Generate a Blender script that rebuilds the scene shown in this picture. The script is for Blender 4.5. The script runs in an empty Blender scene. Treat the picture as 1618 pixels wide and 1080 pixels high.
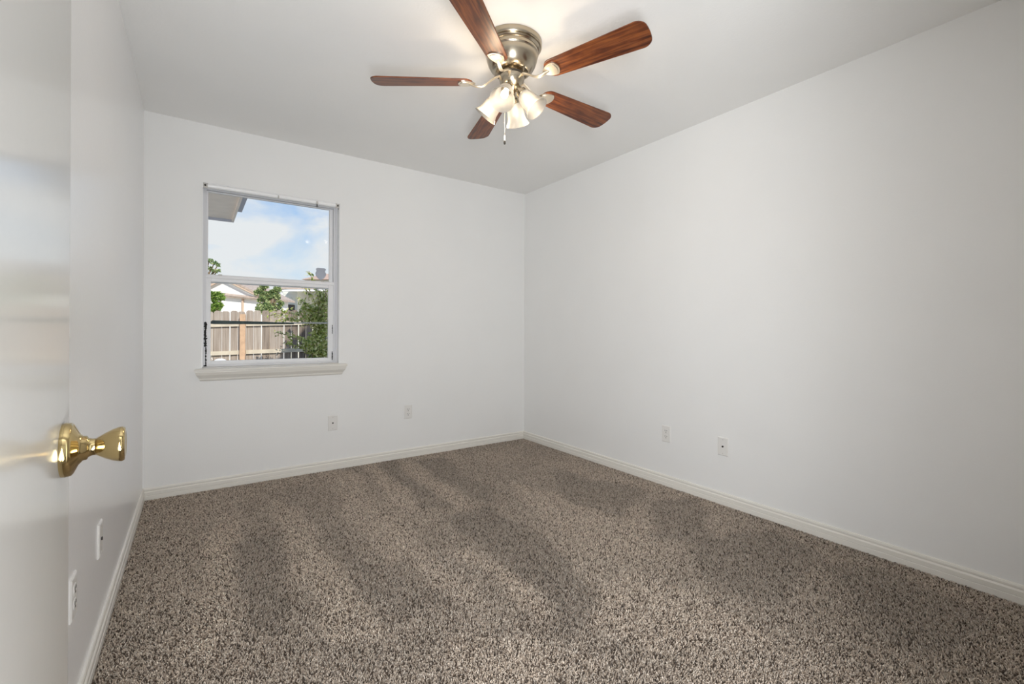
import bpy, bmesh, math, random
import numpy as np
from mathutils import Vector, Matrix

random.seed(7)
rng = np.random.default_rng(7)
S = bpy.context.scene
COL = S.collection
PI = math.pi

# ------------------------------------------------------------------ camera
F_PX, CY, YAW, CAM_Z, ROLL = 714.56, 522.31, 0.6114, 1.0756, -0.0053
XL, XR, YB, YF, H = -0.2652, 2.7002, 3.6395, 0.02, 2.44      # room: left/right wall, back/front wall, ceiling
cam = bpy.data.cameras.new('camera')
cam_o = bpy.data.objects.new('camera', cam)
COL.objects.link(cam_o)
cam.sensor_width = 36.0
cam.lens = F_PX / 1618 * 36.0
cam.shift_y = -(540 - CY) / 1618
cam.clip_start = 0.02
cam.clip_end = 300
cam_o.matrix_world = (Matrix.Translation((0, 0, CAM_Z)) @ Matrix.Rotation(-YAW, 4, 'Z')
                      @ Matrix.Rotation(PI / 2, 4, 'X') @ Matrix.Rotation(-ROLL, 4, 'Z'))
S.camera = cam_o

# ------------------------------------------------------------------ exposure
S.view_settings.view_transform = 'Standard'
S.view_settings.look = 'None'
S.view_settings.gamma = 1.0
S.view_settings.use_curve_mapping = False
S.view_settings.exposure = 0.09
S.cycles.use_denoising = True
S.cycles.max_bounces = 12
S.cycles.diffuse_bounces = 7
S.cycles.transparent_max_bounces = 16
S.cycles.sample_clamp_indirect = 6.0
S.cycles.caustics_reflective = False
S.cycles.caustics_refractive = False


# ------------------------------------------------------------------ node helpers
def new_mat(name):
    m = bpy.data.materials.new(name)
    m.use_nodes = True
    nt = m.node_tree
    b = nt.nodes['Principled BSDF']
    return m, nt, b


def nd(nt, typ, **kw):
    n = nt.nodes.new(typ)
    for k, v in kw.items():
        if k in n.inputs:
            n.inputs[k].default_value = v
        else:
            setattr(n, k, v)
    return n


def ramp(nt, stops):
    n = nt.nodes.new('ShaderNodeValToRGB')
    e = n.color_ramp.elements
    while len(e) < len(stops):
        e.new(0.5)
    for i, (p, c) in enumerate(stops):
        e[i].position = p
        e[i].color = (*c, 1)
    return n


def simple(name, col, rough=0.5, metal=0.0, bump=0.0, bscale=200.0, vary=0.0, vscale=6.0, spec=0.5):
    m, nt, b = new_mat(name)
    b.inputs['Base Color'].default_value = (*col, 1)
    b.inputs['Roughness'].default_value = rough
    b.inputs['Metallic'].default_value = metal
    b.inputs['Specular IOR Level'].default_value = spec
    tc = nd(nt, 'ShaderNodeTexCoord')
    if vary > 0:
        n = nd(nt, 'ShaderNodeTexNoise', Scale=vscale, Detail=4.0)
        nt.links.new(tc.outputs['Object'], n.inputs['Vector'])
        r = ramp(nt, [(0.3, tuple(c * (1 - vary) for c in col)), (0.7, tuple(min(1, c * (1 + vary)) for c in col))])
        nt.links.new(n.outputs['Fac'], r.inputs['Fac'])
        nt.links.new(r.outputs['Color'], b.inputs['Base Color'])
    if bump > 0:
        n = nd(nt, 'ShaderNodeTexNoise', Scale=bscale, Detail=3.0)
        nt.links.new(tc.outputs['Object'], n.inputs['Vector'])
        bp = nd(nt, 'ShaderNodeBump', Strength=bump, Distance=0.004)
        nt.links.new(n.outputs['Fac'], bp.inputs['Height'])
        nt.links.new(bp.outputs['Normal'], b.inputs['Normal'])
    return m


# ------------------------------------------------------------------ world sky (blue with broken white cloud)
W = bpy.data.worlds.new('sky')
S.world = W
W.use_nodes = True
wt = W.node_tree
bg = wt.nodes['Background']
tc = nd(wt, 'ShaderNodeTexCoord')
sep = nd(wt, 'ShaderNodeSeparateXYZ')
wt.links.new(tc.outputs['Generated'], sep.inputs['Vector'])
zr = ramp(wt, [(0.0, (0.66, 0.80, 0.93)), (0.13, (0.60, 0.78, 0.95)), (0.23, (0.31, 0.56, 0.93)), (0.6, (0.16, 0.36, 0.75))])
wt.links.new(sep.outputs['Z'], zr.inputs['Fac'])
mp = nd(wt, 'ShaderNodeMapping')
mp.inputs['Location'].default_value = (0.35, 0.1, 0.62)
mp.inputs['Scale'].default_value = (1.0, 1.0, 2.1)
wt.links.new(tc.outputs['Generated'], mp.inputs['Vector'])
cn = nd(wt, 'ShaderNodeTexNoise', Scale=3.6, Detail=7.0, Roughness=0.55, Distortion=0.25)
wt.links.new(mp.outputs['Vector'], cn.inputs['Vector'])
cr = ramp(wt, [(0.34, (0, 0, 0)), (0.50, (1, 1, 1))])
hi = nd(wt, 'ShaderNodeMapRange', interpolation_type='SMOOTHSTEP')
hi.inputs['From Min'].default_value = 0.175
hi.inputs['From Max'].default_value = 0.265
hi.inputs['To Min'].default_value = 0.03
hi.inputs['To Max'].default_value = -0.16
wt.links.new(sep.outputs['Z'], hi.inputs['Value'])
ca_ = nd(wt, 'ShaderNodeMath', operation='ADD')
wt.links.new(cn.outputs['Fac'], ca_.inputs[0])
wt.links.new(hi.outputs['Result'], ca_.inputs[1])
wt.links.new(ca_.outputs[0], cr.inputs['Fac'])
cmix = nd(wt, 'ShaderNodeMix', data_type='RGBA')
wt.links.new(cr.outputs['Color'], cmix.inputs[0])
wt.links.new(zr.outputs['Color'], cmix.inputs[6])
cmix.inputs[7].default_value = (0.86, 0.88, 0.90, 1)
wt.links.new(cmix.outputs[2], bg.inputs['Color'])
bg.inputs['Strength'].default_value = 0.92

# ------------------------------------------------------------------ sun and added doorway fill
sun = bpy.data.lights.new('sun', 'SUN')
sun.energy = 4.6
sun.angle = 0.009
sun.color = (1.0, 0.93, 0.82)
sun_o = bpy.data.objects.new('sun', sun)
COL.objects.link(sun_o)
TO_SUN = Vector((0.06, -0.78, 0.62)).normalized()
sun_o.rotation_euler = TO_SUN.to_track_quat('Z', 'Y').to_euler()

fill_light = bpy.data.lights.new('doorway_fill', 'AREA')  # added fill lamp behind the camera, with no source of its own in view
fill_light.shape = 'RECTANGLE'
fill_light.size, fill_light.size_y = 0.36, 1.2
fill_light.energy = 64
fill_light.color = (0.93, 0.965, 1.0)
hl = bpy.data.objects.new('doorway_fill', fill_light)
COL.objects.link(hl)
hl.location = (-0.03, -0.34, 0.92)
hl.rotation_euler = (PI / 2 + math.radians(32), 0, math.radians(-36))   # faces through the doorway, tipped up to the ceiling

BULB_STRENGTH = 7.0
BULB_COLOR = (1.0, 0.85, 0.66)

# ------------------------------------------------------------------ mesh helpers


def finish(name, bm, mat, parent=None, smooth=False, bevel=0.0, kind=None, matrix=None, angle=35):
    bmesh.ops.recalc_face_normals(bm, faces=bm.faces)
    me = bpy.data.meshes.new(name)
    bm.to_mesh(me)
    bm.free()
    me.materials.append(mat)
    o = bpy.data.objects.new(name, me)
    COL.objects.link(o)
    if parent is not None:
        o.parent = parent
    if matrix is not None:
        o.matrix_local = matrix
    if smooth:
        me.polygons.foreach_set('use_smooth', [True] * len(me.polygons))
        me.set_sharp_from_angle(angle=math.radians(angle))
    if bevel > 0:
        md = o.modifiers.new('bevel', 'BEVEL')
        md.width = bevel
        md.segments = 2
        md.limit_method = 'ANGLE'
        md.angle_limit = math.radians(40)
    if kind:
        o['kind'] = kind
    return o


def box(bm, x0, x1, y0, y1, z0, z1, M=None):
    vs = [Vector((x, y, z)) for x in (x0, x1) for y in (y0, y1) for z in (z0, z1)]
    if M is not None:
        vs = [M @ v for v in vs]
    v = [bm.verts.new(p) for p in vs]
    for f in ((0, 1, 3, 2), (4, 6, 7, 5), (0, 4, 5, 1), (2, 3, 7, 6), (0, 2, 6, 4), (1, 5, 7, 3)):
        bm.faces.new([v[i] for i in f])


def lathe(bm, prof, n=32, M=None, cap0=False, cap1=False):
    """prof: list of (r, z), turned about local z."""
    rings = []
    for r, z in prof:
        ring = []
        for k in range(n):
            a = 2 * PI * k / n
            p = Vector((r * math.cos(a), r * math.sin(a), z))
            ring.append(bm.verts.new(M @ p if M is not None else p))
        rings.append(ring)
    for a, b in zip(rings, rings[1:]):
        for k in range(n):
            bm.faces.new((a[k], a[(k + 1) % n], b[(k + 1) % n], b[k]))
    if cap0:
        bm.faces.new(rings[0][::-1])
    if cap1:
        bm.faces.new(rings[-1])


def prism(bm, pts2d, z0, z1, M=None):
    """closed outline in local xy extruded from z0 to z1"""
    f = (lambda p: M @ p) if M is not None else (lambda p: p)
    a = [bm.verts.new(f(Vector((x, y, z0)))) for x, y in pts2d]
    b = [bm.verts.new(f(Vector((x, y, z1)))) for x, y in pts2d]
    n = len(pts2d)
    bm.faces.new(a[::-1])
    bm.faces.new(b)
    for i in range(n):
        bm.faces.new((a[i], a[(i + 1) % n], b[(i + 1) % n], b[i]))


def sweep(bm, pts, radii, n=10, flat=1.0):
    """tube along pts; radii per point; flat squashes the section vertically"""
    rings = []
    for i, p in enumerate(pts):
        p = Vector(p)
        t = (Vector(pts[min(i + 1, len(pts) - 1)]) - Vector(pts[max(i - 1, 0)])).normalized()
        up = Vector((0, 0, 1)) if abs(t.z) < 0.95 else Vector((1, 0, 0))
        s = t.cross(up).normalized()
        u = s.cross(t).normalized()
        r = radii[i] if hasattr(radii, '__len__') else radii
        rings.append([bm.verts.new(p + s * (r * math.cos(2 * PI * k / n)) + u * (r * flat * math.sin(2 * PI * k / n))) for k in range(n)])
    for a, b in zip(rings, rings[1:]):
        for k in range(n):
            bm.faces.new((a[k], a[(k + 1) % n], b[(k + 1) % n], b[k]))
    bm.faces.new(rings[0][::-1])
    bm.faces.new(rings[-1])


def empty(name, loc, rz=0.0, label=None, cat=None, group=None, kind=None, parent=None):
    o = bpy.data.objects.new(name, None)
    COL.objects.link(o)
    o.location = loc
    o.rotation_euler = (0, 0, rz)
    o.empty_display_size = 0.05
    tag(o, label, cat, group, kind)
    if parent is not None:
        o.parent = parent
    return o


def tag(o, label=None, cat=None, group=None, kind=None):
    if label:
        o['label'] = label
    if cat:
        o['category'] = cat
    if group:
        o['group'] = group
    if kind:
        o['kind'] = kind
    return o


def at(px, py, depth):
    """world point seen at photo pixel (px, py) at this distance along the view"""
    u, v = (px - 809) / F_PX, -(py - CY) / F_PX
    c, s = math.cos(-ROLL), math.sin(-ROLL)
    u, v = u * c - v * s, u * s + v * c
    c, s = math.cos(YAW), math.sin(YAW)
    return Vector(((u * c + s) * depth, (-u * s + c) * depth, CAM_Z + v * depth))


# ------------------------------------------------------------------ materials
def wall_mat(name, col, rough, bump, bscale=150):
    m, nt, b = new_mat(name)
    b.inputs['Base Color'].default_value = (*col, 1)
    b.inputs['Roughness'].default_value = rough
    tc = nd(nt, 'ShaderNodeTexCoord')
    n1 = nd(nt, 'ShaderNodeTexNoise', Scale=bscale, Detail=2.0, Roughness=0.5)
    n2 = nd(nt, 'ShaderNodeTexNoise', Scale=3.0, Detail=3.0)
    nt.links.new(tc.outputs['Object'], n1.inputs['Vector'])
    nt.links.new(tc.outputs['Object'], n2.inputs['Vector'])
    r = ramp(nt, [(0.3, tuple(c * 0.985 for c in col)), (0.7, col)])
    nt.links.new(n2.outputs['Fac'], r.inputs['Fac'])
    nt.links.new(r.outputs['Color'], b.inputs['Base Color'])
    bp = nd(nt, 'ShaderNodeBump', Strength=bump, Distance=0.003)
    nt.links.new(n1.outputs['Fac'], bp.inputs['Height'])
    nt.links.new(bp.outputs['Normal'], b.inputs['Normal'])
    return m


M_wall = wall_mat('wall_paint', (0.84, 0.838, 0.828), 0.55, 0.10)
M_wall_gloss = wall_mat('wall_paint_satin', (0.90, 0.90, 0.905), 0.24, 0.07)
M_ceil = wall_mat('ceiling_paint', (0.86, 0.852, 0.835), 0.7, 0.22, 90)
M_trim = simple('trim_paint', (0.78, 0.755, 0.70), 0.35)
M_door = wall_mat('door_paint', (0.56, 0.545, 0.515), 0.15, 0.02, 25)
M_frame = simple('window_frame_metal', (0.72, 0.72, 0.74), 0.4)
M_frame_light = simple('window_frame_white', (0.82, 0.82, 0.83), 0.4)
M_white = simple('bright_white_paint', (0.90, 0.90, 0.90), 0.3)
M_black = simple('black_gap', (0.012, 0.012, 0.012), 0.8)
M_plastic = simple('outlet_plastic', (0.78, 0.765, 0.74), 0.3)
M_slot = simple('outlet_slot', (0.03, 0.025, 0.02), 0.6)
M_screw = simple('screw_paint', (0.55, 0.53, 0.50), 0.4)
M_brass = simple('polished_brass', (0.56, 0.43, 0.21), 0.10, 1.0)
M_nickel = simple('brushed_nickel', (0.43, 0.375, 0.29), 0.25, 1.0)
M_iron = simple('satin_nickel_light', (0.74, 0.68, 0.58), 0.32, 0.85)
M_dark = simple('dark_metal', (0.03, 0.025, 0.02), 0.5)
M_subfloor = simple('carpet_backing', (0.10, 0.08, 0.065), 0.95)

# carpet yarn, three blended tones carried per tuft
M_carpet, nt, b = new_mat('carpet_yarn')
a = nd(nt, 'ShaderNodeAttribute', attribute_name='yarn')
nt.links.new(a.outputs['Color'], b.inputs['Base Color'])
b.inputs['Roughness'].default_value = 0.85
b.inputs['Specular IOR Level'].default_value = 0.25
b.inputs['Sheen Weight'].default_value = 0.15
b.inputs['Sheen Roughness'].default_value = 0.5

# blade wood: reddish walnut, grain along local x
M_wood, nt, b = new_mat('walnut_blade')
tc = nd(nt, 'ShaderNodeTexCoord')
mp = nd(nt, 'ShaderNodeMapping')
mp.inputs['Scale'].default_value = (3.0, 45.0, 20.0)
nt.links.new(tc.outputs['Object'], mp.inputs['Vector'])
n1 = nd(nt, 'ShaderNodeTexNoise', Scale=1.6, Detail=6.0, Distortion=0.8)
nt.links.new(mp.outputs['Vector'], n1.inputs['Vector'])
n2 = nd(nt, 'ShaderNodeTexNoise', Scale=14.0, Detail=3.0)
nt.links.new(tc.outputs['Object'], n2.inputs['Vector'])
mx = nd(nt, 'ShaderNodeMath', operation='MULTIPLY_ADD')
nt.links.new(n2.outputs['Fac'], mx.inputs[0])
mx.inputs[1].default_value = 0.35
nt.links.new(n1.outputs['Fac'], mx.inputs[2])
r = ramp(nt, [(0.45, (0.035, 0.008, 0.004)), (0.62, (0.115, 0.028, 0.008)), (0.85, (0.25, 0.075, 0.019))])
nt.links.new(mx.outputs[0], r.inputs['Fac'])
nt.links.new(r.outputs['Color'], b.inputs['Base Color'])
b.inputs['Roughness'].default_value = 0.38

# frosted lamp glass
M_frost, nt, b = new_mat('frosted_glass')
out = nt.nodes['Material Output']
b.inputs['Base Color'].default_value = (0.56, 0.55, 0.53, 1)
b.inputs['Roughness'].default_value = 0.3
tr = nd(nt, 'ShaderNodeBsdfTranslucent', Color=(0.46, 0.445, 0.42, 1))
tp = nd(nt, 'ShaderNodeBsdfTransparent', Color=(0.97, 0.95, 0.92, 1))
m1 = nd(nt, 'ShaderNodeMixShader', Fac=0.45)
m2 = nd(nt, 'ShaderNodeMixShader', Fac=0.22)
nt.links.new(b.outputs[0], m1.inputs[1])
nt.links.new(tr.outputs[0], m1.inputs[2])
nt.links.new(m1.outputs[0], m2.inputs[1])
nt.links.new(tp.outputs[0], m2.inputs[2])
nt.links.new(m2.outputs[0], out.inputs['Surface'])

M_bulb, nt, b = new_mat('lit_bulb')
b.inputs['Base Color'].default_value = (0.9, 0.9, 0.9, 1)
b.inputs['Emission Color'].default_value = (*BULB_COLOR, 1)
b.inputs['Emission Strength'].default_value = BULB_STRENGTH

# window glass
M_glass, nt, b = new_mat('window_glass')
out = nt.nodes['Material Output']
tp = nd(nt, 'ShaderNodeBsdfTransparent', Color=(0.97, 0.98, 0.98, 1))
gl = nd(nt, 'ShaderNodeBsdfGlossy', Roughness=0.0)
fr = nd(nt, 'ShaderNodeFresnel', IOR=1.10)
ms = nd(nt, 'ShaderNodeMixShader')
nt.links.new(fr.outputs[0], ms.inputs[0])
nt.links.new(tp.outputs[0], ms.inputs[1])
nt.links.new(gl.outputs[0], ms.inputs[2])
nt.links.new(ms.outputs[0], out.inputs['Surface'])


def island_mat(name, stops, rough=0.7, noise_scale=(30, 30, 3), extra=0.5, transl=0.0, per_object=False):
    """colour chosen per separate piece (leaf, board) plus a stretched grain"""
    m, nt, b = new_mat(name)
    g = nd(nt, 'ShaderNodeNewGeometry')
    tc = nd(nt, 'ShaderNodeTexCoord')
    mp = nd(nt, 'ShaderNodeMapping')
    mp.inputs['Scale'].default_value = noise_scale
    nt.links.new(tc.outputs['Object'], mp.inputs['Vector'])
    n = nd(nt, 'ShaderNodeTexNoise', Scale=1.0, Detail=5.0)
    nt.links.new(mp.outputs['Vector'], n.inputs['Vector'])
    mth = nd(nt, 'ShaderNodeMath', operation='MULTIPLY_ADD')
    nt.links.new(n.outputs['Fac'], mth.inputs[0])
    mth.inputs[1].default_value = extra
    m2 = nd(nt, 'ShaderNodeMath', operation='MULTIPLY')
    oi = nd(nt, 'ShaderNodeObjectInfo')
    nt.links.new(oi.outputs['Random'] if per_object else g.outputs['Random Per Island'], m2.inputs[0])
    m2.inputs[1].default_value = 1 - extra
    nt.links.new(m2.outputs[0], mth.inputs[2])
    r = ramp(nt, stops)
    nt.links.new(mth.outputs[0], r.inputs['Fac'])
    nt.links.new(r.outputs['Color'], b.inputs['Base Color'])
    b.inputs['Roughness'].default_value = rough
    if transl > 0:
        out = nt.nodes['Material Output']
        tr = nd(nt, 'ShaderNodeBsdfTranslucent')
        nt.links.new(r.outputs['Color'], tr.inputs['Color'])
        ms = nd(nt, 'ShaderNodeMixShader', Fac=transl)
        nt.links.new(b.outputs[0], ms.inputs[1])
        nt.links.new(tr.outputs[0], ms.inputs[2])
        nt.links.new(ms.outputs[0], out.inputs['Surface'])
    return m


M_picket = island_mat('weathered_cedar', [(0.25, (0.10, 0.075, 0.06)), (0.48, (0.28, 0.225, 0.185)), (0.75, (0.46, 0.40, 0.35))], 0.85, (30, 30, 1.6), 0.60, per_object=True)
M_rail = simple('pale_cedar_rail', (0.56, 0.49, 0.39), 0.85, vary=0.12)
M_post = simple('new_cedar_post', (0.56, 0.37, 0.24), 0.8, vary=0.15, vscale=9)
M_leaf_dark = island_mat('leaf_dark', [(0.2, (0.08, 0.15, 0.06)), (0.5, (0.26, 0.36, 0.13)), (0.8, (0.58, 0.62, 0.30))], 0.5, (3, 3, 3), 0.3, 0.3)
M_leaf_bright = island_mat('leaf_bright', [(0.2, (0.12, 0.24, 0.04)), (0.6, (0.28, 0.42, 0.07)), (0.85, (0.50, 0.62, 0.18))], 0.5, (3, 3, 3), 0.3, 0.35)
M_leaf_shrub = island_mat('leaf_shrub', [(0.15, (0.12, 0.18, 0.03)), (0.38, (0.42, 0.48, 0.11)), (0.65, (0.74, 0.74, 0.32)), (0.95, (0.80, 0.68, 0.48))], 0.5, (3, 3, 3), 0.3, 0.4)
M_twig = simple('twig_bark', (0.22, 0.16, 0.10), 0.9, vary=0.2, vscale=20)
M_house_white = simple('white_siding', (0.86, 0.84, 0.82), 0.8)
M_house_tan = simple('tan_fascia', (0.60, 0.45, 0.34), 0.7)
M_shingle = simple('tan_shingles', (0.46, 0.37, 0.31), 0.9, vary=0.2, vscale=14)
M_shingle_red = simple('red_tan_shingles', (0.52, 0.36, 0.28), 0.9, vary=0.2, vscale=14)
M_siding = simple('grey_beige_siding', (0.74, 0.74, 0.69), 0.8)
M_awning = simple('white_patio_cover', (0.86, 0.85, 0.84), 0.6)
M_soffit = simple('beige_soffit', (0.86, 0.76, 0.69), 0.8, vary=0.05)
M_fascia_grey = simple('grey_fascia', (0.46, 0.47, 0.54), 0.6)
M_dirt = simple('dry_grass_ground', (0.56, 0.51, 0.40), 0.95, vary=0.3, vscale=3)
M_sticker = simple('grey_sticker', (0.42, 0.45, 0.52), 0.6)
M_bar_green = simple('dark_green_metal', (0.012, 0.035, 0.035), 0.5)
M_bar_grey = simple('grey_bar_metal', (0.34, 0.35, 0.36), 0.5)
M_white_ball = simple('white_ball_plastic', (0.86, 0.86, 0.88), 0.5)

# ------------------------------------------------------------------ room shell
WT = 0.16                                              # outer wall thickness
WX0, WX1, WZ0, WZ1 = 0.036, 0.917, 0.814, 2.054        # window opening
DX0, DX1, DZ1 = -0.115, 0.70, 2.05                     # doorway opening

bm = bmesh.new(); box(bm, XL - 0.15, XR + 0.15, -0.10, YB + WT, -0.15, -0.006)
finish('floor', bm, M_subfloor, kind='structure')
bm = bmesh.new(); box(bm, XL - 0.15, XR + 0.15, -0.10, YB + WT, H, H + 0.15)
finish('ceiling', bm, M_ceil, kind='structure')
bm = bmesh.new(); box(bm, XL - 0.15, XL, -0.10, YB + WT, -0.006, H)
finish('wall_left', bm, M_wall_gloss, kind='structure')
bm = bmesh.new(); box(bm, XR, XR + 0.15, -0.10, YB + WT, -0.006, H)
finish('wall_right', bm, M_wall, kind='structure')


def wall_with_hole(name, x0, x1, y0, y1, hx0, hx1, hz0, hz1, mat):
    bm = bmesh.new()
    xs, zs = [x0, hx0, hx1, x1], [-0.006, hz0, hz1, H]
    g = {}
    for j, y in enumerate((y0, y1)):
        for i, x in enumerate(xs):
            for k, z in enumerate(zs):
                g[i, j, k] = bm.verts.new((x, y, z))
    for i in range(3):
        for k in range(3):
            if (i, k) == (1, 1) or (hz0 <= -0.006 and k == 0):
                continue
            for j in (0, 1):
                bm.faces.new((g[i, j, k], g[i + 1, j, k], g[i + 1, j, k + 1], g[i, j, k + 1]))
    lo = 1
    for k0 in range(lo, 2):
        for i in (1, 2):
            bm.faces.new((g[i, 0, k0], g[i, 1, k0], g[i, 1, k0 + 1], g[i, 0, k0 + 1]))
        for kk in (1, 2):
            bm.faces.new((g[1, 0, kk], g[1, 1, kk], g[2, 1, kk], g[2, 0, kk]))
    for k in range(3):
        for i in (0, 3):
            bm.faces.new((g[i, 0, k], g[i, 1, k], g[i, 1, k + 1], g[i, 0, k + 1]))
    for i in range(3):
        for k in (0, 3):
            bm.faces.new((g[i, 0, k], g[i, 1, k], g[i + 1, 1, k], g[i + 1, 0, k]))
    return finish(name, bm, mat, kind='structure')


wall_with_hole('wall_back', XL, XR, YB, YB + WT, WX0, WX1, WZ0, WZ1, M_wall)

bm = bmesh.new()
box(bm, XL, DX0, YF - 0.12, YF, -0.006, H)
box(bm, DX1, XR, YF - 0.12, YF, -0.006, H)
box(bm, DX0, DX1, YF - 0.12, YF, DZ1, H)
finish('wall_front', bm, M_wall, kind='structure')

# the hall behind the doorway
bm = bmesh.new(); box(bm, -1.4, 2.6, -1.6, -0.10, -0.15, -0.006); finish('floor_hall', bm, M_subfloor, kind='structure')
bm = bmesh.new(); box(bm, -1.4, 2.6, -1.6, -0.10, H, H + 0.1); finish('ceiling_hall', bm, M_ceil, kind='structure')
bm = bmesh.new()
box(bm, -1.4, 2.6, -1.7, -1.6, -0.15, H + 0.1)
box(bm, -1.5, -1.4, -1.7, -0.10, -0.15, H + 0.1)
box(bm, 2.6, 2.7, -1.7, -0.10, -0.15, H + 0.1)
box(bm, -1.4, XL - 0.15, -0.11, -0.10, -0.15, H + 0.1)
finish('wall_hall', bm, M_wall, kind='structure')

# baseboards: a moulded profile (offset from wall, height)
BASE = [(0, 0), (0.013, 0), (0.013, 0.026), (0.0105, 0.0285), (0.0125, 0.031), (0.0122, 0.050), (0.0085, 0.055),
        (0.0070, 0.0575), (0.0092, 0.061), (0.0092, 0.068), (0.0065, 0.0745), (0, 0.0765)]


def baseboard(name, p0, p1, inward):
    """p0 -> p1 along the wall, mitred by 45 degrees at room corners"""
    bm = bmesh.new()
    d = (Vector(p1) - Vector(p0)).normalized()
    n = Vector(inward)
    rows = []
    for p, s in ((Vector(p0), 1), (Vector(p1), -1)):
        rows.append([bm.verts.new(p + n * o + d * (o * s) + Vector((0, 0, z))) for o, z in BASE])
    k = len(BASE)
    for i in range(k):
        j = (i + 1) % k
        bm.faces.new((rows[0][i], rows[0][j], rows[1][j], rows[1][i]))
    bm.faces.new(rows[0][::-1]); bm.faces.new(rows[1])
    return finish(name, bm, M_trim, kind='structure')


baseboard('baseboard_left', (XL, YF, 0), (XL, YB, 0), (1, 0, 0))
baseboard('baseboard_back', (XL, YB, 0), (XR, YB, 0), (0, -1, 0))
baseboard('baseboard_right', (XR, YF, 0), (XR, YB, 0), (-1, 0, 0))


# ------------------------------------------------------------------ carpet: about 350 000 yarn tufts
SWATHS = [   # lie and painted shading of the brushed pile (+ toward the light, - away), outlined on the floor
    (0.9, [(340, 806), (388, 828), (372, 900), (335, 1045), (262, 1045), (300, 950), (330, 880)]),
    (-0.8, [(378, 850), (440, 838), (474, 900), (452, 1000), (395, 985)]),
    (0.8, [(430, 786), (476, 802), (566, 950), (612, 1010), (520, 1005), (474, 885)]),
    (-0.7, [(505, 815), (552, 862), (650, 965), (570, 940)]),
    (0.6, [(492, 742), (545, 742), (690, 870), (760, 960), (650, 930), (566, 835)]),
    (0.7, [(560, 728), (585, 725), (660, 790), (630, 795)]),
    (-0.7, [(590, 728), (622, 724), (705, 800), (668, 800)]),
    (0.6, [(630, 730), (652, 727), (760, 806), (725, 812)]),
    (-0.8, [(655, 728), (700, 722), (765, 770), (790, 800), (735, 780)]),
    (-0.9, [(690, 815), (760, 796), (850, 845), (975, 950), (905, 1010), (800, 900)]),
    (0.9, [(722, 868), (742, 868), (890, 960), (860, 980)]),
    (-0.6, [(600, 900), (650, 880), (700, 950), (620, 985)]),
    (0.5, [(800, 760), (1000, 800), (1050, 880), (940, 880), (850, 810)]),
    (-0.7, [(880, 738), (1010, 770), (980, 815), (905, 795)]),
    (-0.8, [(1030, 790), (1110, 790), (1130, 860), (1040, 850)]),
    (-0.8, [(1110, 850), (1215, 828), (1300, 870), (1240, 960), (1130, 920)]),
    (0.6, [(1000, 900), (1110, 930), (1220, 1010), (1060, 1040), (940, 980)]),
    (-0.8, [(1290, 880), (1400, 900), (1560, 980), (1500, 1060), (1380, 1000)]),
    (0.5, [(700, 1000), (860, 1000), (980, 1075), (720, 1075)]),
]


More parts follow.
